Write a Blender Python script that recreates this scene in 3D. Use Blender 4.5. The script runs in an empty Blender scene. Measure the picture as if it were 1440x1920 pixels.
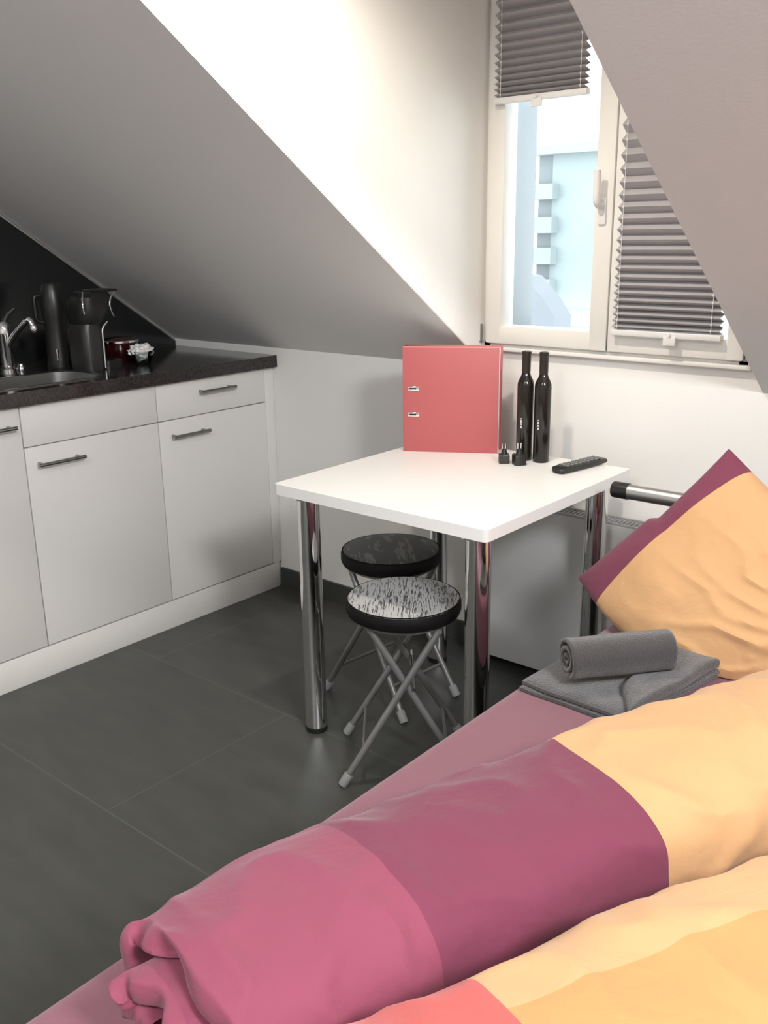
import bpy, bmesh, math, random
from mathutils import Vector, Matrix, noise
random.seed(7)
C = bpy.context.scene.collection
S = bpy.context.scene

# ------------------------------------------------------------------ camera, world, lights, exposure
cam_d = bpy.data.cameras.new('camera'); cam = bpy.data.objects.new('camera', cam_d); C.objects.link(cam)
cam_d.sensor_fit = 'VERTICAL'; cam_d.sensor_height = 36.0; cam_d.lens = 36.0*1759.147/1920.0
cam_d.clip_start = 0.02
FW = Vector((-0.6178756, 0.7326587, -0.28537866)); RT = Vector((0.76698467, 0.64152098, -0.01361415)); UP = Vector((-0.17310187, 0.22729291, 0.95831815))
m = Matrix((RT, UP, -FW)).transposed().to_4x4(); m.translation = Vector((2.5367401, -2.38772742, 1.32304529))
cam.matrix_world = m
S.camera = cam
S.view_settings.view_transform = 'Standard'; S.view_settings.look = 'None'
S.view_settings.gamma = 1.0; S.view_settings.use_curve_mapping = False
S.view_settings.exposure = 0.13
W = bpy.data.worlds.new('sky'); S.world = W; W.use_nodes = True
bg = W.node_tree.nodes['Background']; bg.inputs[0].default_value = (0.86, 0.95, 1.0, 1); bg.inputs[1].default_value = 5.0

def lamp(name, kind, loc, energy, color, target=None, **kw):
    d = bpy.data.lights.new(name, kind); d.energy = energy; d.color = color
    for k, v in kw.items(): setattr(d, k, v)
    o = bpy.data.objects.new(name, d); C.objects.link(o); o.location = loc
    if target is not None:
        o.rotation_euler = (Vector(target)-Vector(loc)).to_track_quat('-Z', 'Y').to_euler()
    return o
lamp('dormer_spot_light', 'SPOT', (1.31, -0.96, 2.12), 44, (1.0, 0.91, 0.78), (1.29, -0.9, 0), spot_size=math.radians(150), spot_blend=0.8, shadow_soft_size=0.035)
lamp('right_fill_light', 'AREA', (3.70, -2.15, 2.33), 85, (0.97, 0.985, 1.0), (0.4, -0.9, 0.5), shape='DISK', size=0.55)  # added fill, no visible fixture: brightens cabinet fronts more than the knee wall
lamp('back_fill_light', 'AREA', (2.2, -3.4, 2.42), 42, (0.95, 0.98, 1.0), (2.1, -3.3, 0), shape='DISK', size=0.7)  # added fill behind the camera, no visible fixture: lifts the roof slopes

# ------------------------------------------------------------------ materials
def mat(name, col, rough=0.5, metal=0.0, bump=None, spec=0.5, var=None, sheen=0.0, trans=0.0, coat=0.0):
    M = bpy.data.materials.new(name); M.use_nodes = True
    nt = M.node_tree; p = nt.nodes['Principled BSDF']
    p.inputs['Base Color'].default_value = (*col, 1); p.inputs['Roughness'].default_value = rough
    p.inputs['Metallic'].default_value = metal; p.inputs['Specular IOR Level'].default_value = spec
    p.inputs['Sheen Weight'].default_value = sheen; p.inputs['Transmission Weight'].default_value = trans
    p.inputs['Coat Weight'].default_value = coat
    tc = nt.nodes.new('ShaderNodeTexCoord')
    if bump:
        n = nt.nodes.new('ShaderNodeTexNoise'); n.inputs['Scale'].default_value = bump[0]; n.inputs['Detail'].default_value = 6
        b = nt.nodes.new('ShaderNodeBump'); b.inputs['Strength'].default_value = bump[1]; b.inputs['Distance'].default_value = 0.01
        nt.links.new(tc.outputs['Object'], n.inputs['Vector']); nt.links.new(n.outputs['Fac'], b.inputs['Height']); nt.links.new(b.outputs['Normal'], p.inputs['Normal'])
    if var:
        n2 = nt.nodes.new('ShaderNodeTexNoise'); n2.inputs['Scale'].default_value = var[0]; n2.inputs['Detail'].default_value = 5
        r = nt.nodes.new('ShaderNodeValToRGB'); r.color_ramp.elements[0].position = 0.35; r.color_ramp.elements[1].position = 0.65
        r.color_ramp.elements[0].color = (*var[1], 1); r.color_ramp.elements[1].color = (*var[2], 1)
        nt.links.new(tc.outputs['Object'], n2.inputs['Vector']); nt.links.new(n2.outputs['Fac'], r.inputs[0]); nt.links.new(r.outputs[0], p.inputs['Base Color'])
    return M
M_wall = mat('white_paint', (0.80, 0.78, 0.75), 0.85, bump=(160, 0.04))
M_slope = mat('roof_paint', (0.75, 0.745, 0.735), 0.85, bump=(160, 0.04))
M_lacq = mat('white_lacquer', (0.74, 0.72, 0.69), 0.35, var=(3, (0.735, 0.715, 0.69), (0.75, 0.73, 0.70)))
M_carc = mat('carcass', (0.30, 0.29, 0.28), 0.6)
M_table = mat('white_laminate', (0.84, 0.83, 0.81), 0.38)
M_granite = mat('dark_granite', (0.02, 0.018, 0.018), 0.13, var=(140, (0.012, 0.011, 0.011), (0.045, 0.036, 0.034)))
M_black_glass = mat('black_glass', (0.012, 0.014, 0.013), 0.13, spec=0.5)
M_chrome = mat('chrome', (0.80, 0.80, 0.80), 0.07, 1.0)
M_steel = mat('brushed_steel', (0.42, 0.42, 0.41), 0.30, 1.0)
M_handle = mat('handle_steel', (0.33, 0.33, 0.33), 0.30, 1.0)
M_alu = mat('aluminium', (0.62, 0.62, 0.61), 0.35, 1.0)
M_tube = mat('grey_tube', (0.24, 0.237, 0.23), 0.42, 0.55)
M_rubber = mat('grey_rubber', (0.25, 0.25, 0.24), 0.7)
M_black = mat('black_plastic', (0.012, 0.012, 0.011), 0.35)
M_blackgloss = mat('black_gloss', (0.012, 0.010, 0.008), 0.16)
M_dkgrey = mat('dark_grey_plastic', (0.026, 0.025, 0.0245), 0.35)
M_grey = mat('grey_plastic', (0.20, 0.205, 0.20), 0.45)
M_vinyl = mat('black_vinyl', (0.008, 0.007, 0.007), 0.6, spec=0.12)
M_red = mat('red_card', (0.42, 0.10, 0.104), 0.5, bump=(300, 0.03))
M_redpot = mat('dark_red_enamel', (0.028, 0.004, 0.005), 0.15)
M_paper = mat('paper', (0.80, 0.79, 0.77), 0.8)
M_frame = mat('window_lacquer', (0.84, 0.82, 0.78), 0.4)
M_rad = mat('radiator_enamel', (0.66, 0.66, 0.65), 0.4)
M_radtop = mat('radiator_grille', (0.42, 0.42, 0.42), 0.5)
M_base = mat('dark_tile_skirting', (0.045, 0.046, 0.042), 0.5)
M_sheet = mat('mauve_sheet', (0.23, 0.092, 0.122), 0.85, bump=(220, 0.08), sheen=0.2)
M_towel = mat('grey_terry', (0.056, 0.052, 0.052), 0.95, bump=(420, 0.5), sheen=0.4)
M_white = mat('white_plastic', (0.80, 0.79, 0.78), 0.4)
M_ext1 = mat('pale_render', (0.25, 0.278, 0.281), 0.9)
M_ext2 = mat('grey_render', (0.24, 0.243, 0.254), 0.9)
M_ext3 = mat('slate_roof', (0.14, 0.143, 0.156), 0.8)
M_ext4 = mat('outside_glass', (0.135, 0.15, 0.157), 0.4)
M_wood = mat('dark_bed_frame', (0.03, 0.028, 0.026), 0.5)

# floor: large dark tiles with faint joints
M_floor = mat('dark_tile', (0.05, 0.052, 0.046), 0.42)
nt = M_floor.node_tree; p = nt.nodes['Principled BSDF']; tc = nt.nodes.new('ShaderNodeTexCoord')
mp = nt.nodes.new('ShaderNodeMapping'); mp.inputs['Location'].default_value = (-0.756, 0.726, 0)
br = nt.nodes.new('ShaderNodeTexBrick'); br.inputs['Scale'].default_value = 1.0; br.inputs['Brick Width'].default_value = 1.2; br.inputs['Row Height'].default_value = 0.6
br.inputs['Mortar Size'].default_value = 0.0022; br.inputs['Mortar Smooth'].default_value = 0.0; br.offset = 0.5
n = nt.nodes.new('ShaderNodeTexNoise'); n.inputs['Scale'].default_value = 5; n.inputs['Detail'].default_value = 8
mp2 = nt.nodes.new('ShaderNodeMapping'); mp2.inputs['Scale'].default_value = (1, 3.5, 1)
r = nt.nodes.new('ShaderNodeValToRGB'); r.color_ramp.elements[0].color = (0.050, 0.052, 0.047, 1); r.color_ramp.elements[1].color = (0.068, 0.070, 0.063, 1)
r.color_ramp.elements[0].position = 0.3; r.color_ramp.elements[1].position = 0.75
nt.links.new(tc.outputs['Object'], mp.inputs[0]); nt.links.new(mp.outputs[0], br.inputs['Vector'])
nt.links.new(tc.outputs['Object'], mp2.inputs[0]); nt.links.new(mp2.outputs[0], n.inputs['Vector']); nt.links.new(n.outputs['Fac'], r.inputs[0])
nt.links.new(r.outputs[0], br.inputs['Color1']); nt.links.new(r.outputs[0], br.inputs['Color2']); br.inputs['Mortar'].default_value = (0.088, 0.09, 0.082, 1)
nt.links.new(br.outputs['Color'], p.inputs['Base Color'])

# glass: clear with a real reflection
def glass_mat(name, tint):
    M = bpy.data.materials.new(name); M.use_nodes = True; nt = M.node_tree; nt.nodes.clear()
    o = nt.nodes.new('ShaderNodeOutputMaterial'); mx = nt.nodes.new('ShaderNodeMixShader'); t = nt.nodes.new('ShaderNodeBsdfTransparent'); g = nt.nodes.new('ShaderNodeBsdfGlossy')
    f = nt.nodes.new('ShaderNodeFresnel'); f.inputs[0].default_value = 1.45; t.inputs[0].default_value = (*tint, 1); g.inputs['Roughness'].default_value = 0.02
    nt.links.new(f.outputs[0], mx.inputs[0]); nt.links.new(t.outputs[0], mx.inputs[1]); nt.links.new(g.outputs[0], mx.inputs[2]); nt.links.new(mx.outputs[0], o.inputs[0])
    return M
M_glass = glass_mat('clear_glass', (0.95, 0.98, 0.98))

# pleated fabric, a little light passes through
M_pleat = mat('pleated_fabric', (0.52, 0.50, 0.52), 0.8)
nt = M_pleat.node_tree; p = nt.nodes['Principled BSDF']; o = nt.nodes['Material Output']
tr = nt.nodes.new('ShaderNodeBsdfTranslucent'); tr.inputs[0].default_value = (0.26, 0.25, 0.27, 1); mx = nt.nodes.new('ShaderNodeMixShader'); mx.inputs[0].default_value = 0.12
nt.links.new(p.outputs[0], mx.inputs[1]); nt.links.new(tr.outputs[0], mx.inputs[2]); nt.links.new(mx.outputs[0], o.inputs[0])

# printed seat covers: rows of illegible newsprint
def print_mat(name, base, ink, row, word, dens, rough, rotz=0.0):
    M = mat(name, base, rough); nt = M.node_tree; p = nt.nodes['Principled BSDF']
    tc = nt.nodes.new('ShaderNodeTexCoord'); mp = nt.nodes.new('ShaderNodeMapping'); mp.inputs['Rotation'].default_value = (0, 0, rotz)
    nt.links.new(tc.outputs['Object'], mp.inputs[0])
    def stretched(sx, sy, pos):
        m2 = nt.nodes.new('ShaderNodeMapping'); m2.inputs['Scale'].default_value = (sx, sy, 1); nt.links.new(mp.outputs[0], m2.inputs[0])
        n = nt.nodes.new('ShaderNodeTexNoise'); n.inputs['Scale'].default_value = 1; n.inputs['Detail'].default_value = 3; nt.links.new(m2.outputs[0], n.inputs['Vector'])
        r = nt.nodes.new('ShaderNodeValToRGB'); r.color_ramp.interpolation = 'LINEAR'
        r.color_ramp.elements[0].position = pos; r.color_ramp.elements[1].position = pos+0.06
        nt.links.new(n.outputs['Fac'], r.inputs[0]); return r
    a = stretched(row, word, dens); b = stretched(row*0.28, word*0.5, dens+0.10)
    mul = nt.nodes.new('ShaderNodeMath'); mul.operation = 'MAXIMUM'; nt.links.new(a.outputs[0], mul.inputs[0]); nt.links.new(b.outputs[0], mul.inputs[1])
    mix = nt.nodes.new('ShaderNodeMix'); mix.data_type = 'RGBA'; mix.inputs[6].default_value = (*base, 1); mix.inputs[7].default_value = (*ink, 1)
    nt.links.new(mul.outputs[0], mix.inputs[0]); nt.links.new(mix.outputs[2], p.inputs['Base Color'])
    return M
M_news = print_mat('newsprint_vinyl', (0.46, 0.46, 0.455), (0.09, 0.09, 0.09), 300, 30, 0.53, 0.36, math.radians(3))
M_darkprint = print_mat('dark_print_vinyl', (0.035, 0.034, 0.033), (0.15, 0.145, 0.14), 60, 14, 0.56, 0.4, math.radians(-55))

# banded bedding: colours change with the cloth's own UV (u along, v around)
def band_mat(name, bands, gold=None):
    M = mat(name, (1, 1, 1), 0.8, sheen=0.15); nt = M.node_tree; p = nt.nodes['Principled BSDF']
    uv = nt.nodes.new('ShaderNodeUVMap'); uv.uv_map = 'UVMap'; sp = nt.nodes.new('ShaderNodeSeparateXYZ'); nt.links.new(uv.outputs[0], sp.inputs[0])
    r = nt.nodes.new('ShaderNodeValToRGB'); r.color_ramp.interpolation = 'CONSTANT'
    el = r.color_ramp.elements
    el[0].position = 0; el[0].color = (*bands[0][1], 1); el[1].position = bands[1][0]; el[1].color = (*bands[1][1], 1)
    for b in bands[2:]:
        e = el.new(b[0]); e.color = (*b[1], 1)
    nt.links.new(sp.outputs['X'], r.inputs[0]); out = r.outputs[0]
    if gold:
        r2 = nt.nodes.new('ShaderNodeValToRGB'); r2.color_ramp.interpolation = 'CONSTANT'
        e2 = r2.color_ramp.elements; e2[0].color = (0, 0, 0, 1); e2[1].position = gold[0]; e2[1].color = (1, 1, 1, 1); e = e2.new(gold[1]); e.color = (0, 0, 0, 1)
        nt.links.new(sp.outputs['Y'], r2.inputs[0])
        r3 = nt.nodes.new('ShaderNodeValToRGB'); r3.color_ramp.interpolation = 'CONSTANT'
        e3 = r3.color_ramp.elements; e3[0].color = (0, 0, 0, 1); e3[1].position = gold[2]; e3[1].color = (1, 1, 1, 1); e = e3.new(gold[3]); e.color = (0, 0, 0, 1)
        nt.links.new(sp.outputs['X'], r3.inputs[0])
        mu = nt.nodes.new('ShaderNodeMath'); mu.operation = 'MULTIPLY'; nt.links.new(r2.outputs[0], mu.inputs[0]); nt.links.new(r3.outputs[0], mu.inputs[1])
        mix = nt.nodes.new('ShaderNodeMix'); mix.data_type = 'RGBA'; nt.links.new(mu.outputs[0], mix.inputs[0]); nt.links.new(out, mix.inputs[6]); mix.inputs[7].default_value = (*gold[4], 1)
        out = mix.outputs[2]
    nt.links.new(out, p.inputs['Base Color'])
    tc = nt.nodes.new('ShaderNodeTexCoord'); n = nt.nodes.new('ShaderNodeTexNoise'); n.inputs['Scale'].default_value = 7; n.inputs['Detail'].default_value = 6; n.inputs['Distortion'].default_value = 0.3
    b = nt.nodes.new('ShaderNodeBump'); b.inputs['Strength'].default_value = 0.35; b.inputs['Distance'].default_value = 0.03
    nt.links.new(tc.outputs['Object'], n.inputs['Vector']); nt.links.new(n.outputs['Fac'], b.inputs['Height']); nt.links.new(b.outputs['Normal'], p.inputs['Normal'])
    return M
PINK = (0.25, 0.050, 0.092); PLUM = (0.175, 0.030, 0.066); ORANGE = (0.61, 0.35, 0.165); GOLD = (0.54, 0.275, 0.10); CORAL = (0.56, 0.10, 0.09)

# ------------------------------------------------------------------ mesh helpers
def box(bm, x0, x1, y0, y1, z0, z1, bev=0.0, seg=2):
    r = bmesh.ops.create_cube(bm, size=1.0)
    for v in r['verts']:
        v.co = Vector(((x0+x1)/2+v.co.x*(x1-x0), (y0+y1)/2+v.co.y*(y1-y0), (z0+z1)/2+v.co.z*(z1-z0)))
    if bev:
        es = list({e for v in r['verts'] for e in v.link_edges})
        bmesh.ops.bevel(bm, geom=es, offset=bev, segments=seg, profile=0.5, affect='EDGES')
def prism(bm, poly, axis, a, b):
    """polygon in the two other axes, pushed along axis from a to b"""
    def P(q, t):
        return {0: (t, q[0], q[1]), 1: (q[0], t, q[1]), 2: (q[0], q[1], t)}[axis]
    A = [bm.verts.new(P(q, a)) for q in poly]; B = [bm.verts.new(P(q, b)) for q in poly]
    bm.faces.new(A); bm.faces.new(list(reversed(B)))
    for i in range(len(poly)):
        j = (i+1) % len(poly); bm.faces.new((A[i], B[i], B[j], A[j]))
def tube(bm, pts, r, seg=14, caps=True):
    pts = [Vector(p) for p in pts]; rings = []
    rr = r if isinstance(r, (list, tuple)) else [r]*len(pts)
    up = None
    for i, p in enumerate(pts):
        d = (pts[min(i+1, len(pts)-1)]-pts[max(i-1, 0)]).normalized()
        if up is None: up = d.orthogonal().normalized()
        up = (up-d*up.dot(d)).normalized(); s = d.cross(up)
        rings.append([bm.verts.new(p+(up*math.cos(2*math.pi*k/seg)+s*math.sin(2*math.pi*k/seg))*rr[i]) for k in range(seg)])
    for a, b in zip(rings, rings[1:]):
        for k in range(seg): bm.faces.new((a[k], a[(k+1) % seg], b[(k+1) % seg], b[k]))
    if caps: bm.faces.new(list(reversed(rings[0]))); bm.faces.new(rings[-1])
def lathe(bm, prof, c, seg=32, axis=Vector((0, 0, 1)), close=True):
    c = Vector(c); axis = Vector(axis).normalized(); u = axis.orthogonal().normalized(); v = axis.cross(u); rings = []
    for r, h in prof:
        rings.append([bm.verts.new(c+axis*h+(u*math.cos(2*math.pi*k/seg)+v*math.sin(2*math.pi*k/seg))*max(r, 1e-5)) for k in range(seg)])
    for a, b in zip(rings, rings[1:]):
        for k in range(seg): bm.faces.new((a[k], a[(k+1) % seg], b[(k+1) % seg], b[k]))
    if close: bm.faces.new(list(reversed(rings[0]))); bm.faces.new(rings[-1])
def rrect(x0, x1, y0, y1, r, n=8):
    out = []
    for cx, cy, a0 in ((x1-r, y1-r, 0), (x0+r, y1-r, 90), (x0+r, y0+r, 180), (x1-r, y0+r, 270)):
        for k in range(n+1):
            a = math.radians(a0+90*k/n); out.append((cx+r*math.cos(a), cy+r*math.sin(a)))
    return out
def fillet(pts, r=0.02, n=5):
    pts = [Vector(p) for p in pts]; out = [pts[0]]
    for a, b, c in zip(pts, pts[1:], pts[2:]):
        d1 = (a-b); d2 = (c-b); rr = min(r, d1.length*.45, d2.length*.45); p1 = b+d1.normalized()*rr; p2 = b+d2.normalized()*rr
        for k in range(n+1):
            t = k/n; out.append(p1*(1-t)**2+b*2*t*(1-t)+p2*t*t)
    return out+[pts[-1]]
def obj(name, bm, m, root=None, smooth=True, at=None, recalc=True):
    """ONE mesh object; verts come in world space, at/root gives the origin"""
    org = Vector(at) if at is not None else Vector((0, 0, 0))
    if root is not None: org = Vector(root['_o'])
    if recalc: bmesh.ops.recalc_face_normals(bm, faces=bm.faces)
    for v in bm.verts: v.co -= org
    me = bpy.data.meshes.new(name); bm.to_mesh(me); bm.free()
    me.materials.append(m)
    if smooth:
        for pl in me.polygons: pl.use_smooth = True
        me.set_sharp_from_angle(angle=math.radians(38))
    o = bpy.data.objects.new(name, me); C.objects.link(o)
    o['_o'] = list(org)
    if root is None: o.location = org
    else: o.parent = root
    return o
def thing(name, label, cat, loc=(0, 0, 0), group=None):
    o = bpy.data.objects.new(name, None); C.objects.link(o); o.location = loc; o['_o'] = list(loc); o.empty_display_size = 0.05
    o['label'] = label; o['category'] = cat
    if group: o['group'] = group
    return o
def tag(o, label, cat, group=None):
    o['label'] = label; o['category'] = cat
    if group: o['group'] = group
    return o
def struct(name, bm, m, root=None, smooth=False):
    o = obj(name, bm, m, root, smooth)
    if root is None: o['kind'] = 'structure'
    return o
def B(): return bmesh.new()
def one_box(*a, **k):
    bm = B(); box(bm, *a, **k); return bm

# ------------------------------------------------------------------ room shell
XL, XR, YB = -0.569, 3.9, -4.6
ZK, TA = 0.9265, 0.6963           # knee height, slope of the roof
XD, XE, ZD = 0.938, 1.764, 2.16   # dormer cheeks and dormer ceiling
sl = lambda y: ZK-y*TA
YC = -(2.5-ZK)/TA; YD = -(ZD-ZK)/TA
bm = one_box(XL-.2, XR+.2, YB-.2, .25, -.1, 0); struct('floor', bm, M_floor)
bm = one_box(XL-.2, XL, YB-.2, .2, 0, 2.7); struct('wall_left', bm, M_wall)
bm = one_box(XR, XR+.2, YB-.2, .2, 0, 2.7); struct('wall_right', bm, M_wall)
bm = one_box(XL, XR, YB-.2, YB, 0, 2.7); struct('wall_back', bm, M_wall)
bm = one_box(XL, XR, YB, YC, 2.5, 2.7); struct('ceiling', bm, M_slope)
WX0, WX1, WZ0, WZ1 = 0.955, 1.705, 1.012, 2.08
bm = B()
box(bm, XL, XR, 0, .2, 0, ZK)
box(bm, XD, WX0, 0, .2, ZK, ZD+.1); box(bm, WX1, XE, 0, .2, ZK, ZD+.1); box(bm, WX0, WX1, 0, .2, ZK, WZ0); box(bm, WX0, WX1, 0, .2, WZ1, ZD+.1)
struct('wall_window', bm, M_wall)
bm = B(); box(bm, WX0+.001, WX0+.006, .041, .215, WZ0, WZ1); box(bm, WX1-.006, WX1-.001, .041, .215, WZ0, WZ1); box(bm, WX0+.006, WX1-.006, .041, .24, WZ0-.02, WZ0+.004)
struct('trim_2', bm, M_ext2)
def slab(name, x0, x1, y0):
    bm = B(); prism(bm, [(y0, sl(y0)), (YC, 2.5), (YC, 2.7), (y0, sl(y0)+.2)], 0, x0, x1); return struct(name, bm, M_slope)
slab('ceiling_slope_left', XL, XD-.001, 0.0); slab('ceiling_slope_right', XE+.001, XR, 0.0); slab('ceiling_slope_top', XD-.001, XE+.001, YD)
bm = B(); prism(bm, [(0, sl(0)+.003), (0, ZD+.1), (YD-.12, ZD+.1), (YD, sl(YD)+.003)], 0, XD-.05, XD); struct('wall_dormer_left', bm, M_wall)
bm = B(); prism(bm, [(0, sl(0)+.003), (0, ZD+.1), (YD-.12, ZD+.1), (YD, sl(YD)+.003)], 0, XE, XE+.05); struct('wall_dormer_right', bm, M_wall)
bm = one_box(XD-.05, XE+.05, YD, .2, ZD, ZD+.15); struct('ceiling_dormer', bm, M_wall)
bm = one_box(0.002, 0.944, -.012, -.0005, 0, .075); struct('baseboard_window', bm, M_base)
bm = one_box(0.944, 3.9, -.012, -.0005, 0, .075); struct('baseboard_bed', bm, M_base)
# thin light trim where backsplash, roof slope and knee wall meet
bm = B(); tube(bm, [(XL+.009, -1.75, sl(-1.75)-.006), (XL+.009, -.003, sl(0)-.008)], .0045, 8); struct('trim_1', bm, M_alu)

# ------------------------------------------------------------------ window
win = bpy.data.objects.new('window_1', None); C.objects.link(win); win['kind'] = 'structure'; win['_o'] = [0, 0, 0]
bm = B()
box(bm, .936, .962, -.012, .07, .99, 2.10, .003); box(bm, 1.70, 1.728, -.012, .07, .99, 2.10, .003)
box(bm, .936, 1.728, -.012, .07, .985, 1.012, .003); box(bm, .936, 1.728, -.012, .07, 2.07, 2.10, .003)
obj('window_frame', bm, M_frame, win)
bm = one_box(.93, 1.735, -.022, 0.0, .982, .994, bev=.003); obj('sill', bm, M_frame, win)
def sash(x0, x1, gx0, gx1):
    bm = B(); z0, z1, g0, g1 = 1.004, 2.08, 1.055, 2.03
    box(bm, x0, gx0, -.028, .04, z0, z1, .005); box(bm, gx1, x1, -.028, .04, z0, z1, .005)
    box(bm, x0, x1, -.0275, .04, z0, g0, .005); box(bm, x0, x1, -.0275, .04, g1, z1, .005)
    s = obj('sash', bm, M_frame, win)
    obj('pane', one_box(gx0-.004, gx1+.004, .012, .016, g0-.004, g1+.004), M_glass, s)
    return s
sL = sash(.950, 1.343, 1.004, 1.290); sR = sash(1.346, 1.716, 1.385, 1.672)
bm = B(); tube(bm, fillet([(1.315, -.028, 1.385), (1.315, -.066, 1.385), (1.316, -.070, 1.47)], .02), [.011]*2+[.0095]*6, 12)
box(bm, 1.303, 1.327, -.036, -.027, 1.335, 1.405, .004); obj('handle', bm, M_white, sL)
for s, x in ((sL, .940), (sR, 1.727)):
    bm = B(); tube(bm, [(x, -.033, 1.010), (x, -.033, 1.060)], .0035, 10); tube(bm, [(x, -.033, 1.006), (x, -.033, 1.010)], .007, 10)
    obj('hinge', bm, M_handle, s)

def blind(name, label, x0, x1, zs, zbar, hold, cords, flip):
    t = thing(name, label, 'blind', ((x0+x1)/2, -.033, zbar), 'pleated window blinds')
    bm = B(); prev = None; yo = (-.030, -.056)
    for i, z in enumerate(zs):
        a = bm.verts.new((x0, yo[i % 2], z)); b = bm.verts.new((x1, yo[i % 2], z))
        if prev: bm.faces.new((prev[0], prev[1], b, a))
        prev = (a, b)
    o = obj('fabric', bm, M_pleat, t, smooth=False)
    md = o.modifiers.new('thickness', 'SOLIDIFY'); md.thickness = .0012
    obj('bottom_rail', one_box(x0-.004, x1+.004, -.054, -.030, zbar-.016, zbar, bev=.003), M_white, t)
    obj('top_rail', one_box(x0-.004, x1+.004, -.054, -.030, zs[-1], zs[-1]+.016, bev=.003), M_white, t)
    bm = B(); box(bm, hold-.017, hold+.017, -.060, -.052, zbar-.034, zbar-.010, .003); box(bm, hold-.004, hold+.004, -.064, -.058, zbar-.012, zbar-.004, .0015); obj('pull_tab', bm, M_white, t)
    for x in cords:
        bm = B()
        for i in range(0, len(zs)):
            if i % 2: lathe(bm, [(.0008, -.0032), (.0024, -.0015), (.0024, .0015), (.0008, .0032)], (x, -.0545, zs[i]), 8)
        tube(bm, [(x, -.0535, zbar), (x, -.0535, zs[-1])], .0007, 6); obj('cord', bm, M_white, t)
    return t
def pleats(z0, z1, d0, d1):
    zs = [z0]
    while zs[-1] < z1:
        f = min(1, (zs[-1]-z0)/(z1-z0)/.7); zs.append(zs[-1]+(d0+(d1-d0)*f)/2)
    return zs
blind('pleated_blind', 'grey pleated blind pulled half up over the open-view left window pane', .985, 1.262, pleats(1.672, 2.06, .013, .034), 1.672, 1.12, (1.004, 1.247), 0)
blind('pleated_blind', 'grey striped pleated blind let down to the bottom of the right window sash', 1.372, 1.662, pleats(1.068, 2.06, .0155, .046), 1.068, 1.535, (1.386, 1.640), 1)

# ------------------------------------------------------------------ outside the window
t = thing('apartment_building', 'pale apartment block with stacked balconies seen through the window', 'building', (-8.6, 18, -9))
obj('wall', one_box(-9.35, -5.5, 18, 26, -9, 3.1), M_ext1, t, smooth=False)
for z0, z1 in ((2.02, 2.36), (1.26, 1.62), (.55, .93), (-.2, .2)):
    obj('balcony', one_box(-9.85, -9.17, 17.7, 18.3, z0, z1), M_ext1, t, smooth=False)
for z0, z1 in ((2.36, 3.0), (1.62, 2.02), (.93, 1.26), (.2, .55)):
    obj('balcony_window', one_box(-9.75, -9.3, 18.05, 18.3, z0, z1), M_ext4, t, smooth=False)
obj('roof', one_box(-9.9, -5.5, 17.7, 26, 3.0, 3.2), M_ext1, t, smooth=False)
t = thing('neighbour_house', 'grey house with a sloped roof low down outside the window', 'house', (-4.6, 9, -9))
obj('wall', one_box(-7.3, -4.7, 9, 9.5, -9, .2), M_ext2, t, smooth=False)
bm = B(); prism(bm, [(-5.6, .2), (-5.0, .80), (-4.45, .72), (-4.16, .44), (-3.97, .20), (-3.97, -.6), (-5.6, -.6)], 1, 8.95, 9.4); obj('roof', bm, M_ext3, t, smooth=False)
tag(obj('flat_roof', one_box(-12, 0, 13.1, 17, -.5, -.35), M_ext1, at=(-6, 15, -.5)), 'pale flat roof below the apartment block outside', 'roof')

# ------------------------------------------------------------------ kitchen
y_s = [-.0465, -.530, -1.010]
def handle(y, z, root, ln=.155):
    bm = B(); h = ln/2
    tube(bm, [(.028, y-h, z), (.028, y+h, z)], .0058, 12)
    for s in (-1, 1): tube(bm, [(-.001, y+s*(h-.014), z), (.028, y+s*(h-.014), z)], .0052, 10)
    return obj('handle', bm, M_handle, root)
G = .0018
def unit(y0, y1, label, split, hd, hw, drawer=True):
    t = thing('base_cabinet', label, 'cabinet', (-.27, (y0+y1)/2, 0.1))
    bm = B(); box(bm, XL+.01, -.0195, y0+.001, y0+.017, .1, .857); box(bm, XL+.01, -.0195, y1-.017, y1-.001, .1, .857)
    box(bm, XL+.01, -.0195, y0+.016, y1-.016, .1, .116); box(bm, XL+.01, XL+.02, y0+.016, y1-.016, .116, .857); box(bm, -.034, -.0195, y0+.016, y1-.016, .715, .75)
    obj('body', bm, M_carc, t, smooth=False)
    zt = .857
    if split:
        f = obj('drawer' if drawer else 'front_panel', one_box(-.019, 0, y0+G, y1-G, .7335, zt, bev=.0012), M_lacq, t)
        if drawer: handle(hw, .812, f)
        zt = .7305
    d = obj('door', one_box(-.019, 0, y0+G, y1-G, .104, zt, bev=.0012), M_lacq, t)
    handle(hd, .678 if split else .80, d)
unit(y_s[1], y_s[0], 'white cabinet with a drawer above its door, at the end by the low wall', True, -.412, -.284)
unit(y_s[2], y_s[1], 'white middle cabinet with a plain panel above its door, under the sink', True, -.905, 0, False)
unit(-1.61, y_s[2], 'white cabinet with one tall front, cut off by the left picture edge', False, -1.115, 0)
bm = one_box(-.30, -.002, y_s[0]+.001, -.001, .1, .858, bev=.001); tag(obj('filler_strip', bm, M_lacq, at=(-.15, -.02, .1)), 'narrow white filler strip between the end cabinet and the low wall', 'filler')
bm = one_box(-.05, -.003, -1.61, -.013, .0, .0985, bev=.001); tag(obj('plinth', bm, M_lacq, at=(-.03, -.8, 0)), 'long white plinth board under the kitchen cabinets', 'plinth')

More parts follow.
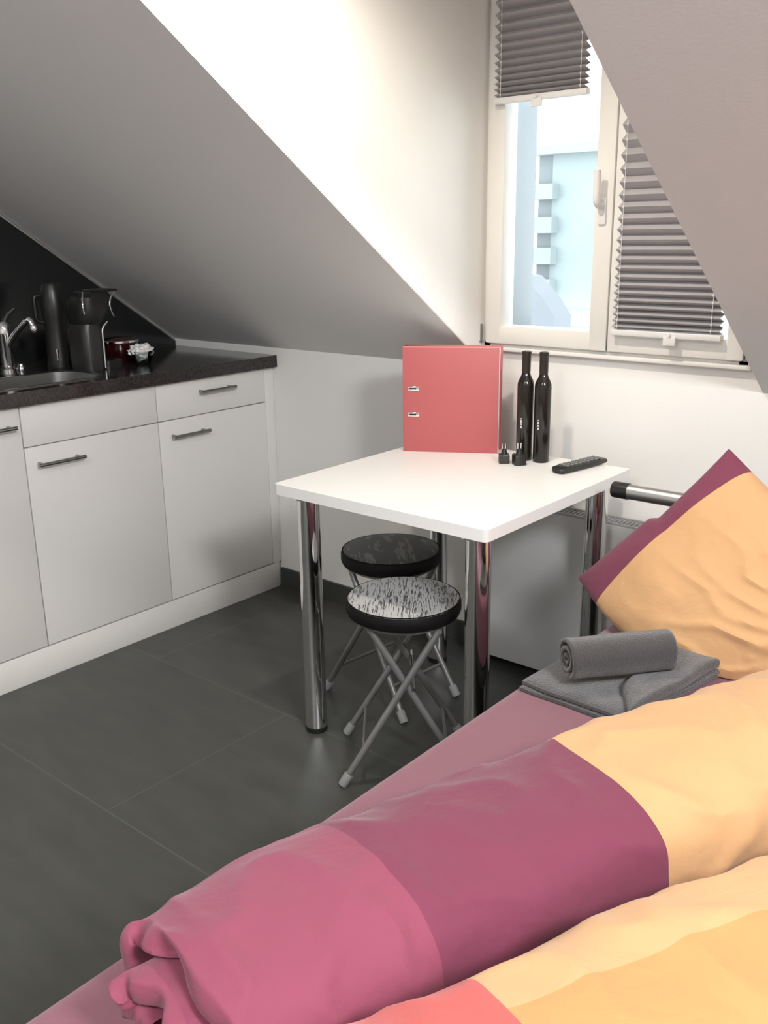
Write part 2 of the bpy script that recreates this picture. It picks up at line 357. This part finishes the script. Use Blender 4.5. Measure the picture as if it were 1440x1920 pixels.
# worktop with a rounded cut-out
SX0, SX1, SY0, SY1 = -.27, -.045, -1.30, -.675
bm = B()
outer = [bm.verts.new((x, y, .858)) for x, y in ((XL+.01, -1.65), (.022, -1.65), (.022, -.001), (XL+.01, -.001))]
inner = [bm.verts.new((x, y, .858)) for x, y in rrect(SX0, SX1, SY0, SY1, .075)]
es = [bm.edges.new((l[i], l[(i+1) % len(l)])) for l in (outer, inner) for i in range(len(l))]
bmesh.ops.triangle_fill(bm, use_beauty=True, edges=es)
bm.faces.ensure_lookup_table(); r = bmesh.ops.extrude_face_region(bm, geom=list(bm.faces))
bmesh.ops.translate(bm, vec=(0, 0, .042), verts=[v for v in r['geom'] if isinstance(v, bmesh.types.BMVert)])
tag(obj('worktop', bm, M_granite, at=(-.27, -.8, .858), smooth=False), 'dark speckled stone worktop running over the white cabinets', 'worktop')
t = thing('sink', 'stainless steel sink set into the dark worktop', 'sink', (-.16, -.98, .9))
bm = B(); loops = []
for off, z in ((.012, .9005), (.012, .9025), (.003, .9032), (-.002, .900), (-.006, .80), (-.03, .775)):
    loops.append([bm.verts.new((x, y, z)) for x, y in rrect(SX0-off, SX1+off, SY0-off, SY1+off, .075+off)])
for a, b in zip(loops, loops[1:]):
    for i in range(len(a)): bm.faces.new((a[i], a[(i+1) % len(a)], b[(i+1) % len(a)], b[i]))
bm.faces.new(loops[-1]); obj('basin', bm, M_steel, t)
bm = B(); lathe(bm, [(.0, .776), (.03, .776), (.03, .779), (.022, .7795), (.0, .778)], (-.16, -.98, 0), 24); obj('drain', bm, M_chrome, t)
# tap
t = thing('faucet', 'chrome kitchen tap behind the sink', 'faucet', (-.42, -.80, .9))
bm = B(); lathe(bm, [(.026, .9), (.026, .908), (.020, .915), (.019, 1.01), (.021, 1.02), (.021, 1.05), (.012, 1.062)], (-.42, -.80, 0), 24); obj('body', bm, M_chrome, t)
bm = B(); tube(bm, fillet([(-.415, -.80, .975), (-.385, -.785, 1.02), (-.330, -.758, 1.075), (-.318, -.752, 1.045)], .02), .010, 14); lathe(bm, [(.011, 0), (.013, .004), (.013, .02), (.011, .024)], (-.318, -.752, 1.028), 18); obj('spout', bm, M_chrome, t)
bm = B(); tube(bm, [(-.42, -.80, 1.055), (-.41, -.785, 1.085), (-.395, -.765, 1.105)], [.011, .008, .006], 12); obj('lever', bm, M_dkgrey, t)
bm = B(); lathe(bm, [(.0, .9), (.016, .9), (.016, .904), (.012, .91), (.012, .918), (.0, .921)], (-.44, -.745, 0), 18); tag(obj('drain_knob', bm, M_chrome, at=(-.44, -.745, .9)), 'small round chrome knob on the worktop beside the tap', 'knob')
# backsplash
bm = B(); prism(bm, [(-.003, .9003), (-1.72, .9003), (-1.72, 1.78), (-1.22, 1.765), (-.003, sl(0)-.014)], 0, XL+.0005, XL+.009)
tag(obj('backsplash', bm, M_black_glass, at=(XL, -.8, .9), smooth=False), 'glossy black splashback on the kitchen wall, its top following the roof slope', 'splashback')

# coffee machine: tower, rounded head, lever, cup stand
cx, cy = -.25, -.60
t = thing('coffee_machine', 'dark capsule coffee machine with chrome edges standing at the sink', 'coffee machine', (cx, cy, .9))
def rloft(bm, secs, r, n=6):
    ls = []
    for x0, x1, y0, y1, z in secs:
        ls.append([bm.verts.new((x, y, z)) for x, y in rrect(x0, x1, y0, y1, min(r, (x1-x0)*.49, (y1-y0)*.49), n)])
    for a, b in zip(ls, ls[1:]):
        for i in range(len(a)): bm.faces.new((a[i], a[(i+1) % len(a)], b[(i+1) % len(a)], b[i]))
    bm.faces.new(list(reversed(ls[0]))); bm.faces.new(ls[-1])
bm = B(); rloft(bm, [(-.292, -.180, -.653, -.585, .9), (-.292, -.180, -.655, -.582, .91), (-.292, -.180, -.655, -.582, 1.03), (-.288, -.184, -.648, -.588, 1.055)], .025); obj('body', bm, M_dkgrey, t)
bm = B(); rloft(bm, [(-.290, -.180, -.652, -.575, 1.050), (-.292, -.175, -.655, -.555, 1.064), (-.292, -.172, -.655, -.542, 1.10), (-.290, -.172, -.652, -.535, 1.135), (-.278, -.184, -.640, -.545, 1.151)], .035); obj('head', bm, M_black, t)
for pts in ([(-.176, -.652, 1.085), (-.174, -.656, 1.112), (-.180, -.650, 1.136), (-.195, -.638, 1.151)], [(-.172, -.545, 1.07), (-.169, -.556, 1.09), (-.168, -.560, 1.112), (-.170, -.550, 1.136), (-.174, -.532, 1.150)]):
    bm = B(); tube(bm, fillet(pts, .012), .0032, 10); obj('chrome_arc', bm, M_chrome, t)
bm = B(); tube(bm, fillet([(-.178, -.590, .905), (-.178, -.590, 1.035), (-.178, -.568, 1.055)], .02), .0034, 10); obj('chrome_edge', bm, M_alu, t)
bm = B(); box(bm, -.26, -.19, -.60, -.508, 1.148, 1.158, .005); obj('lever', bm, M_black, t)
bm = B(); rloft(bm, [(-.285, -.19, -.580, -.505, .9), (-.285, -.19, -.580, -.505, .925)], .02); obj('drip_tray', bm, M_black, t)

# red pot behind the bowl
t = thing('cooking_pot', 'small dark red pot with a chrome rim between coffee machine and bowl', 'pot', (-.33, -.43, .9))
bm = B(); lathe(bm, [(.0, .9), (.062, .9), (.068, .908), (.069, .968)], (-.33, -.43, 0), 36, close=False); obj('body', bm, M_redpot, t)
bm = B(); lathe(bm, [(.069, .966), (.0715, .968), (.0715, .974), (.069, .976), (.066, .97)], (-.33, -.43, 0), 36, close=False); obj('rim', bm, M_chrome, t)
bm = B(); lathe(bm, [(.067, .973), (.05, .980), (.02, .984), (.0, .985)], (-.33, -.43, 0), 36, close=False); obj('lid', bm, M_redpot, t)
# tall black appliance
t = thing('kitchen_appliance', 'tall black round-topped appliance left of the coffee machine', 'appliance', (-.35, -.655, .9))
bm = B(); lathe(bm, [(.0, .9), (.038, .9), (.040, .906), (.036, .93), (.034, 1.04), (.036, 1.06), (.039, 1.10), (.037, 1.15), (.028, 1.176), (.0, 1.182)], (-.350, -.655, 0), 36); obj('body', bm, M_black, t)
bm = B(); box(bm, -.325, -.316, -.680, -.671, .925, .968, .003); obj('switch', bm, M_chrome, t)
bm = B(); tube(bm, fillet([(-.36, -.685, 1.14), (-.365, -.712, 1.14), (-.365, -.712, 1.06), (-.36, -.685, 1.05)], .015), .006, 10); obj('handle', bm, M_black, t)

# glass bowl with crumpled white paper
t = thing('glass_bowl', 'small clear glass bowl on the worktop holding crumpled white paper', 'bowl', (-.19, -.435, .9))
bm = B(); lathe(bm, [(.0, .9005), (.026, .9005), (.030, .905), (.043, .946), (.0415, .946), (.027, .907), (.0, .905)], (-.19, -.435, 0), 30, close=False); obj('bowl', bm, M_glass, t)
bm = B(); bmesh.ops.create_icosphere(bm, subdivisions=4, radius=1)
for v in bm.verts:
    q = v.co.copy(); d = 1+.55*abs(noise.noise(q*1.9))-.35*abs(noise.noise(q*4.3))
    v.co = Vector((-.19+q.x*.033*d*(1+.30*q.z), -.435+q.y*.037*d*(1+.30*q.z), .940+q.z*.026*d))
    v.co.z = max(v.co.z, .909)
tag(obj('crumpled_paper', bm, M_paper, at=(-.19, -.435, .92)), 'crumpled white paper stuffed in the small glass bowl', 'paper')

# ------------------------------------------------------------------ table
TX0, TX1, TY0, TY1, TZ = .8196, 1.4756, -.791, -.106, .7105
t = thing('table', 'square white table on four chrome legs under the window', 'table', ((TX0+TX1)/2, (TY0+TY1)/2, 0))
bm = B(); prism(bm, rrect(TX0, TX1, TY0, TY1, .012, 4), 2, TZ-.028, TZ); obj('tabletop', bm, M_table, t)
for x in (TX0+.062, TX1-.062):
    for y in (TY0+.062, TY1-.062):
        bm = B(); lathe(bm, [(.0, .014), (.0295, .014), (.0295, .672), (.0, .672)], (x, y, 0), 36); lg = obj('leg', bm, M_chrome, t)
        bm = B(); lathe(bm, [(.0, .0), (.029, .0), (.0305, .004), (.0305, .016), (.0, .016)], (x, y, 0), 36); obj('foot_cap', bm, M_black, lg)
        bm = B(); lathe(bm, [(.0, .672), (.045, .672), (.045, .682), (.0, .682)], (x, y, 0), 36); obj('mounting_plate', bm, M_chrome, lg)

# ------------------------------------------------------------------ stools (built at the origin: local x = fold direction, local y = frame width)
def stool(label, loc, ang, seat_m, rot_first):
    t = thing('folding_stool', label, 'stool', (0, 0, 0), 'folding stools under the table')
    bm = B(); lathe(bm, [(.0, .412), (.128, .412), (.140, .418), (.144, .428), (.144, .446), (.139, .4535)], (0, 0, 0), 56, close=False)
    st = obj('seat', bm, M_vinyl, t)
    bm = B(); lathe(bm, [(.1405, .4525), (.137, .456), (.10, .4605), (.05, .462), (.0, .4625)], (0, 0, 0), 56, close=False); obj('seat_print', bm, seat_m, st)
    bm = B(); lathe(bm, [(.1395, .4525), (.1415, .4535), (.1415, .455), (.1395, .456)], (0, 0, 0), 56, close=False); obj('piping', bm, M_vinyl, st)
    bm = B(); lathe(bm, [(.0, .404), (.122, .404), (.122, .412), (.0, .412)], (0, 0, 0), 40); obj('seat_plate', bm, M_tube, st)
    for s, w in ((-1, .126), (1, .110)):
        for q in (-1, 1):
            bm = B(); a = Vector((s*.150, q*w, .016)); b = Vector((-s*.082, q*w*.78, .402)); tube(bm, [a, b], .0088, 14); lg = obj('leg', bm, M_tube, t)
            d = (b-a).normalized(); bm = B(); tube(bm, [a-d*.016, a-d*.014, a+d*.016, a+d*.02], [.009, .0125, .0125, .0105], 14)
            for v in bm.verts: v.co.z = max(v.co.z, 0.0)
            obj('rubber_foot', bm, M_rubber, lg)
        f = .20; x = s*.150*(1-f)-s*.082*f; ws = w*(1-f*.22); z = .016*(1-f)+.402*f
        bm = B(); tube(bm, [(x, -ws, z), (x, ws, z)], .0045, 10); obj('stretcher', bm, M_tube, t)
        bm = B(); tube(bm, [(-s*.082, -w*.78-.004, .402), (-s*.082, w*.78+.004, .402)], .0085, 12); obj('top_bar', bm, M_tube, t)
    bm = B(); tube(bm, [(.022, -.112, .255), (.022, .112, .255)], .004, 8); obj('pivot_rod', bm, M_chrome, t)
    t.location = loc; t.rotation_euler = (0, 0, ang)
    return t
stool('round folding stool with light newsprint seat, in front, half under the table', (1.168, -.694, 0), math.atan2(.64, .77), M_news, 1)
stool('round folding stool with dark printed seat, behind, under the table', (.908, -.428, 0), math.atan2(-.1, .995), M_darkprint, 0)

# ------------------------------------------------------------------ on the table
# lever arch file standing on its end
u = Vector((.237, .134, 0)).normalized(); w = Vector((-u.y, u.x, 0)); o0 = Vector((.857, -.302, TZ)); BH, BW, BD = .302, .272, .058
t = thing('ring_binder', 'red lever arch binder standing upright on the white table', 'binder', (.97, -.22, TZ))
def obox(bm, a0, a1, d0, d1, z0, z1, bev=0):
    n0 = len(bm.verts); b2 = B(); box(b2, a0, a1, d0, d1, z0, z1, bev); me = bpy.data.meshes.new('tmp'); b2.to_mesh(me); b2.free()
    for v in me.vertices: v.co = o0+u*v.co.x+w*v.co.y+Vector((0, 0, v.co.z))
    bm.from_mesh(me); bpy.data.meshes.remove(me)
bm = B(); obox(bm, 0, BW, 0, .0035, 0, BH, .0008); cv = obj('front_cover', bm, M_red, t)
bm = B(); obox(bm, 0, BW+.006, BD-.0035, BD, 0, BH, .0008); obj('back_cover', bm, M_red, t)
bm = B(); obox(bm, -.002, .0015, .0005, BD-.0005, 0, BH, .0008); obj('spine', bm, M_red, t)
bm = B(); obox(bm, .004, BW-.012, .008, BD-.010, .004, BH-.008); obj('paper_stack', bm, M_paper, t, smooth=False)
bm = B(); obox(bm, BW-.0005, BW+.0022, -.0012, .0045, 0.001, BH-.001, .0008); obj('edge_strip', bm, M_alu, cv)
bm = B(); obox(bm, .0, BW, -.0006, .0042, BH-.0015, BH+.0012, .0005); obj('edge_strip', bm, mat('pink_edge', (0.78, 0.32, 0.30), .5), cv)
for zz in (.109, .184):
    bm = B(); obox(bm, .012, .046, -.0018, .001, zz-.006, zz+.006, .0009); sl_ = obj('ring_slot', bm, M_chrome, cv)
    bm = B(); obox(bm, .018, .037, -.0024, .001, zz-.0026, zz+.0026, .0004); obj('slot_hole', bm, M_black, sl_)

# two tall bottles
def bottle(x, y, label, h):
    t = thing('bottle', label, 'bottle', (x, y, TZ), 'tall black bottles on the table')
    k = h/.298
    bm = B(); lathe(bm, [(.0, 0), (.0205, 0), (.0225, .003), (.0228, .205*k), (.0222, .213*k), (.019, .222*k), (.0145, .230*k), (.0118, .238*k), (.0112, .243*k)], (x, y, TZ), 40, close=False); bo = obj('body', bm, M_blackgloss, t)
    bm = B(); lathe(bm, [(.0112, .240*k), (.0118, .244*k), (.0122, .29*k), (.0130, .294*k), (.0130, .298*k), (.011, .2985*k), (.0105, .296*k), (.0, .296*k)], (x, y, TZ), 32, close=False); obj('neck_cap', bm, mat('dark_brown_cap', (0.022, 0.016, 0.011), .35), t)
    # small upright white print facing the room
    bm = B(); a0 = math.atan2(-.81, .59)-.62
    for i, (z0, z1) in enumerate(((.092, .099), (.101, .106), (.108, .115), (.117, .120))):
        for q in (0, 1):
            aa = a0+.0+q*.10; prev = None
            for kx in range(4):
                a = aa+kx*.07/3+.0; c = (x+.02305*math.cos(a), y+.02305*math.sin(a))
                p0 = bm.verts.new((*c, TZ+z0)); p1 = bm.verts.new((*c, TZ+z1))
                if prev: bm.faces.new((prev[0], p0, p1, prev[1]))
                prev = (p0, p1)
    obj('print', bm, M_paper, bo, smooth=False)
bottle(1.190, -.182, 'tall black bottle nearest the red binder', .300)
bottle(1.241, -.176, 'tall black bottle on the side away from the binder', .300)

# plug adapters
def adapter(x, y, ang, label, m, s):
    t = thing('plug_adapter', label, 'adapter', (0, 0, 0), 'plug adapters on the table')
    bm = B(); box(bm, -.0145*s, .0145*s, -.014*s, .014*s, 0, .026*s, .003); bd = obj('body', bm, m, t)
    bm = B(); lathe(bm, [(.0, .026*s), (.009, .026*s), (.0075, .032*s), (.006, .040*s), (.0, .041*s)], (0, 0, 0), 20); obj('collar', bm, M_black, t)
    for q in (-1, 1):
        bm = B(); tube(bm, [(q*.0045, 0, .038*s), (q*.0045, 0, .054*s)], .0018, 8); obj('pin', bm, M_chrome, t)
    t.location = (x, y, TZ); t.rotation_euler = (0, 0, ang)
adapter(1.170, -.252, math.radians(38), 'dark grey cube plug adapter next to the binder corner', M_dkgrey, 1.0)
adapter(1.213, -.243, math.radians(52), 'black cube plug adapter in front of the bottles', M_black, 1.12)

# remote control
t = thing('remote_control', 'black remote control lying at the right side of the table', 'remote control', (0, 0, 0))
bm = B(); secs = []
for yy, hw, z0, z1 in ((-.097, .014, .004, .013), (-.090, .021, .001, .018), (-.06, .0225, .0, .0195), (.03, .0215, .0, .0185), (.088, .020, .002, .016), (.096, .015, .005, .012)):
    n = 16; secs.append([bm.verts.new((hw*math.copysign(abs(math.cos(a))**.55, math.cos(a)), yy, (z0+z1)/2+(z1-z0)/2*math.copysign(abs(math.sin(a))**.6, math.sin(a)))) for a in [2*math.pi*k/n for k in range(n)]])
for a, b in zip(secs, secs[1:]):
    for k in range(16): bm.faces.new((a[k], a[(k+1) % 16], b[(k+1) % 16], b[k]))
bm.faces.new(secs[0]); bm.faces.new(list(reversed(secs[-1])))
bd = obj('body', bm, M_black, t)
for i in range(9):
    for j in range(3):
        bm = B(); yy = -.066+i*.0165; xx = (j-1)*.0115; box(bm, xx-.004, xx+.004, yy-.005, yy+.005, .0175, .0208, .0012); obj('button', bm, M_grey, t)
t.location = (1.364, -.178, TZ); t.rotation_euler = (0, 0, math.radians(-11))

# ------------------------------------------------------------------ radiator
t = thing('radiator', 'flat white panel radiator on the wall behind the table', 'radiator', (1.5, -.06, .03))
RX0, RX1, RY0, RY1, RZ0, RZ1 = .946, 2.45, -.097, -.025, .035, .545
obj('front_panel', one_box(RX0+.006, RX1, RY0, RY0+.02, RZ0, RZ1-.004, bev=.004), M_rad, t)
obj('rear_panel', one_box(RX0+.006, RX1, RY1-.015, RY1, RZ0, RZ1-.004, bev=.004), M_rad, t)
obj('side_cover', one_box(RX0, RX0+.010, RY0+.001, RY1, RZ0+.012, RZ1-.002, bev=.002), M_white, t)
bm = B(); box(bm, RX0+.01, RX1, RY0+.003, RY0+.010, RZ1-.008, RZ1+.002, .001); box(bm, RX0+.01, RX1, RY1-.010, RY1-.003, RZ1-.008, RZ1+.002, .001)
xx = RX0+.014
while xx < RX1: box(bm, xx, xx+.004, RY0+.009, RY1-.009, RZ1-.007, RZ1-.001); xx += .012
obj('top_grille', bm, M_radtop, t, smooth=False)
for x in (1.15, 2.2): obj('wall_bracket', one_box(x, x+.03, RY1, -.0005, .12, .45), M_radtop, t, smooth=False)

# ------------------------------------------------------------------ bed
BX0, BX1, BY0, BY1, BZ = 1.628, 3.35, -2.42, -.375, .45
t = thing('bed', 'low double bed with mauve fitted sheet in the right foreground', 'bed', ((BX0+BX1)/2, (BY0+BY1)/2, 0))
bm = B(); nx, ny = 40, 48
def mt(i, j, top):
    x = BX0+(BX1-BX0)*i/nx; y = BY0+(BY1-BY0)*j/ny
    return x, y
bm = one_box(BX0, BX1, BY0, BY1, .255, BZ, bev=.035, seg=5); obj('mattress', bm, M_sheet, t)
bm = B(); box(bm, BX0+.02, BX1-.02, BY0+.02, BY1-.01, .20, .254, .006); obj('bed_frame', bm, M_wood, t)
for x in (BX0+.08, BX1-.08):
    for y in (BY0+.1, BY1-.1):
        obj('leg', one_box(x-.025, x+.025, y-.025, y+.025, 0, .20, bev=.004), M_wood, t)
bm = B(); tube(bm, [(1.585, -.345, .718), (3.40, -.345, .718)], .0185, 24); hr = obj('headboard_rail', bm, M_alu, t)
for a, b in ((1.545, 1.586), (3.399, 3.44)):
    bm = B(); lathe(bm, [(.0, 0), (.0185, 0), (.0200, .003), (.0200, b-a), (.0, b-a)], (a, -.345, .718), 24, axis=(1, 0, 0)); obj('end_cap', bm, M_black, hr)
for x in (2.0, 3.0):
    bm = B(); tube(bm, [(x, -.345, .22), (x, -.345, .702)], .014, 16); box(bm, x-.02, x+.02, -.40, -.33, .21, .24); obj('headboard_post', bm, M_alu, t)

# duvets: a quilt rolled up lengthwise; cross-section is a flattened spiral
def spline(P, s):
    n = len(P)-1; f = min(max(s, 0), 1)*n; i = min(int(f), n-1); q = f-i
    p0, p1, p2, p3 = P[max(i-1, 0)], P[i], P[i+1], P[min(i+2, n)]
    return tuple(.5*((2*b)+(-a+c)*q+(2*a-5*b+4*c-d)*q*q+(-a+3*b-3*c+d)*q**3) for a, b, c, d in zip(p0, p1, p2, p3))
def duvet(name, label, P, m, seed, turns=2.15, thick=.03, ns=110, nt_=150, amp=1.0):
    """P rows: x, y, half width, half height"""
    bm = B(); uvl = bm.loops.layers.uv.new('UVMap'); grid = []
    for i in range(ns+1):
        s = i/ns; x, y, a, b = spline(P, s); x2, y2, _, _ = spline(P, min(s+.01, 1)); x1, y1, _, _ = spline(P, max(s-.01, 0))
        ax = Vector((x2-x1, y2-y1, 0)).normalized(); nn = Vector((ax.y, -ax.x, 0)); row = []
        for j in range(nt_+1):
            v = j/nt_; phi = math.radians(-62)+2*math.pi*turns*v; rho = 1-.82*v**1.1
            cs, sn = math.cos(phi), math.sin(phi)
            px = a*rho*math.copysign(abs(cs)**.85, cs); pz = b*rho*math.copysign(abs(sn)**.8, sn)
            pz = b+pz
            q = Vector((s*7+seed, v*9, seed))
            wr = noise.noise(Vector((s*5+seed, v*5*turns, 1.3)))*.014
            cr = 1-abs(noise.noise(Vector((s*11+v*9+seed, v*14-s*7, 4.1))))
            wr += (cr**6)*.017*(.4+.6*abs(noise.noise(q)))-.006
            wr *= amp*(1 if v < 1/turns else .3)
            d = nn*cs+Vector((0, 0, sn)); pos = Vector((x, y, BZ+.004))+nn*px+Vector((0, 0, pz))+d*wr
            e = math.exp(-s*22)
            pos += ax*(noise.noise(Vector((v*9, seed, 0.5)))*.045+noise.noise(Vector((v*31, seed, 0.5)))*.014-.012*v*3)*e*1.2
            pos.z = max(pos.z, BZ+.003+.001*v)
            row.append((bm.verts.new(pos), (s, v*turns)))
        grid.append(row)
    for i in range(ns):
        for j in range(nt_):
            q4 = (grid[i][j], grid[i+1][j], grid[i+1][j+1], grid[i][j+1]); f = bm.faces.new([k[0] for k in q4])
            for lp, k in zip(f.loops, q4): lp[uvl].uv = (k[1][0], k[1][1]/turns)
    org = (P[1][0], P[1][1], BZ); o = obj(name, bm, m, at=org, recalc=False)
    md = o.modifiers.new('thickness', 'SOLIDIFY'); md.thickness = thick; md.offset = -1
    md = o.modifiers.new('smooth', 'SUBSURF'); md.levels = 1; md.render_levels = 1
    return tag(o, label, 'duvet', 'rolled duvets on the bed')
MD1 = band_mat('banded_cotton_pink', [(0, PINK), (.23, PLUM), (.475, ORANGE), (.85, CORAL)])
MD2 = band_mat('banded_cotton_orange', [(0, CORAL), (.33, ORANGE), (.82, PLUM)], gold=(.0005, .207, .33, .82, GOLD))
duvet('rolled_duvet', 'rolled duvet with pink, plum and orange bands near the bed edge', [(1.850, -1.93, .160, .090), (1.905, -1.655, .165, .096), (2.035, -1.31, .165, .098), (2.175, -1.01, .165, .108), (2.30, -.80, .165, .112)], MD1, 3.0)
duvet('rolled_duvet', 'rolled duvet with coral corner and gold patch, cut off in the front corner', [(2.08, -2.20, .17, .10), (2.17, -1.93, .18, .112), (2.315, -1.60, .185, .112), (2.47, -1.31, .185, .112), (2.66, -.98, .18, .105)], MD2, 8.0)

# pillow leaning on the headboard rail
MP = band_mat('pillow_cotton', [(0, PLUM), (.135, ORANGE)])
def pillow(name, label, L, T, R, Bc, m, puff, seed):
    bm = B(); uvl = bm.loops.layers.uv.new('UVMap'); N = 46
    nrm = ((T-L).cross(Bc-L)).normalized()
    if nrm.y > 0: nrm = -nrm
    def pos(i, j, side):
        a, b = i/N, j/N                      # a across the band, b along the band edge L-T
        e = 4*a*(1-a); g = 4*b*(1-b)
        pa = a+.030*(a-.5)*0; 
        base = L.lerp(T, b).lerp(Bc.lerp(R, b), a)
        cen = (L+T+R+Bc)/4
        pinch = (.10 if b > .5 else .03)*(g*(1-e)**3+e*(1-g)**3)
        base = base.lerp(cen, pinch*(.9+.25*noise.noise(Vector((a*3, b*3, seed)))))
        h = puff*(e**.5)*(g**.5)*(1 if side > 0 else .75)
        wr = noise.noise(Vector((a*4.5+seed, b*4.5, side)))*.007+((1-abs(noise.noise(Vector((a*4+b*5, b*6-a*3+seed, 2.0)))))**8)*.012*min(1, max(.1, a*2.2-.35))-.002
        base = base+Vector((0, -.085, -.065))*4*a*(1-a)*(1-b)**2
        edge = min(1, 6*min(a, 1-a, b, 1-b))
        p = base+nrm*side*h+nrm*wr*edge*side
        p.z = max(p.z, BZ+.003)
        return p
    G = {}
    for side in (1, -1):
        for i in range(N+1):
            for j in range(N+1):
                bd = i in (0, N) or j in (0, N)
                if side == -1 and bd: G[(side, i, j)] = G[(1, i, j)]
                else: G[(side, i, j)] = bm.verts.new(pos(i, j, side))
    for side in (1, -1):
        for i in range(N):
            for j in range(N):
                ks = [(i, j), (i+1, j), (i+1, j+1), (i, j+1)]
                f = bm.faces.new([G[(side, *k)] for k in ks])
                for lp, k in zip(f.loops, ks): lp[uvl].uv = (k[0]/N, k[1]/N)
    o = obj(name, bm, m, at=tuple(Bc)); md = o.modifiers.new('smooth', 'SUBSURF'); md.levels = 1; md.render_levels = 1
    return tag(o, label, 'pillow')
pillow('pillow', 'orange pillow with plum end band leaning on the headboard rail', Vector((1.532, -.49, .530)), Vector((1.835, -.405, .875)), Vector((2.27, -.46, .60)), Vector((2.12, -.57, .455)), MP, .095, 2.0)

# towels
def cloth_slab(bm, pts, z0, z1, seed, nu=36, nv=36, r=.006):
    """soft folded cloth over the quad pts, thickness z0..z1, rounded rim"""
    a, b, c, d = [Vector((*q, 0)) for q in pts]
    def P(u, v): return a.lerp(b, u).lerp(d.lerp(c, u), v)
    top = [[None]*(nv+1) for _ in range(nu+1)]; bot = [[None]*(nv+1) for _ in range(nu+1)]
    for i in range(nu+1):
        for j in range(nv+1):
            u, v = i/nu, j/nv; q = P(u, v); e = min(u, 1-u, v, 1-v)*8; k = min(1, e)
            wob = noise.noise(Vector((u*4+seed, v*4, 0)))*.004
            q += Vector((noise.noise(Vector((v*3, seed, 1))), noise.noise(Vector((u*3, seed, 2))), 0))*.006
            zt = z0+(z1-z0)*(.55+.45*math.sqrt(max(0, 1-(1-k)**2)))+wob*k
            top[i][j] = bm.verts.new((q.x, q.y, zt)); bot[i][j] = bm.verts.new((q.x, q.y, z0))
    for i in range(nu):
        for j in range(nv):
            bm.faces.new((top[i][j], top[i+1][j], top[i+1][j+1], top[i][j+1])); bm.faces.new((bot[i][j], bot[i][j+1], bot[i+1][j+1], bot[i+1][j]))
    rim = [(i, 0) for i in range(nu)]+[(nu, j) for j in range(nv)]+[(i, nv) for i in range(nu, 0, -1)]+[(0, j) for j in range(nv, 0, -1)]
    for k in range(len(rim)):
        (i, j), (i2, j2) = rim[k], rim[(k+1) % len(rim)]; bm.faces.new((top[i][j], bot[i][j], bot[i2][j2], top[i2][j2]))
t = thing('folded_towel', 'large dark grey folded towel lying flat on the bed edge', 'towel', (1.78, -.72, BZ), 'dark grey towels on the bed')
Q = [(1.655, -.935), (1.875, -.945), (1.945, -.625), (1.665, -.625)]
bm = B(); cloth_slab(bm, Q, BZ+.002, BZ+.013, 1.0); obj('towel_layer', bm, M_towel, t)
bm = B(); cloth_slab(bm, [(q[0]+.003, q[1]+.004) for q in Q], BZ+.0135, BZ+.025, 1.4); obj('towel_layer', bm, M_towel, t)
bm = B(); cloth_slab(bm, [(1.838, -.86), (1.893, -.945), (1.945, -.63), (1.82, -.62)], BZ+.027, BZ+.045, 5.0)
tag(obj('folded_towel', bm, M_towel, at=(1.87, -.74, BZ+.027)), 'smaller dark grey folded towel lying half under the rolled one', 'towel', 'dark grey towels on the bed')
A, D = Vector((1.738, -.905, 0)), Vector((1.872, -.742, 0)); ax = (D-A).normalized(); nn = Vector((ax.y, -ax.x, 0)); zc = BZ+.0275+.046+.012
bm = B(); rows = []
for i in range(41):
    s = i/40; row = []
    for j in range(111):
        v = j/110; ph = math.radians(-70)+2*math.pi*2.6*v; rr = .046*(1-.85*v)*(1+.03*noise.noise(Vector((s*3, v*6, 9))))
        pt = A.lerp(D, s)+nn*rr*1.05*math.cos(ph)+Vector((0, 0, zc+rr*.95*math.sin(ph)))
        end = max(0, 1-min(s, 1-s)*12); pt += ax*(s-.5)*2*end*.006*noise.noise(Vector((v*9, s, 2)))
        row.append(bm.verts.new(pt))
    rows.append(row)
for i in range(40):
    for j in range(110): bm.faces.new((rows[i][j], rows[i+1][j], rows[i+1][j+1], rows[i][j+1]))
o = tag(obj('rolled_towel', bm, M_towel, at=(1.80, -.82, BZ+.03), recalc=False), 'rolled up dark grey towel lying on the folded towels', 'towel', 'dark grey towels on the bed')
md = o.modifiers.new('thickness', 'SOLIDIFY'); md.thickness = .008; md.offset = -1

for o in bpy.data.objects:
    if '_o' in o: del o['_o']
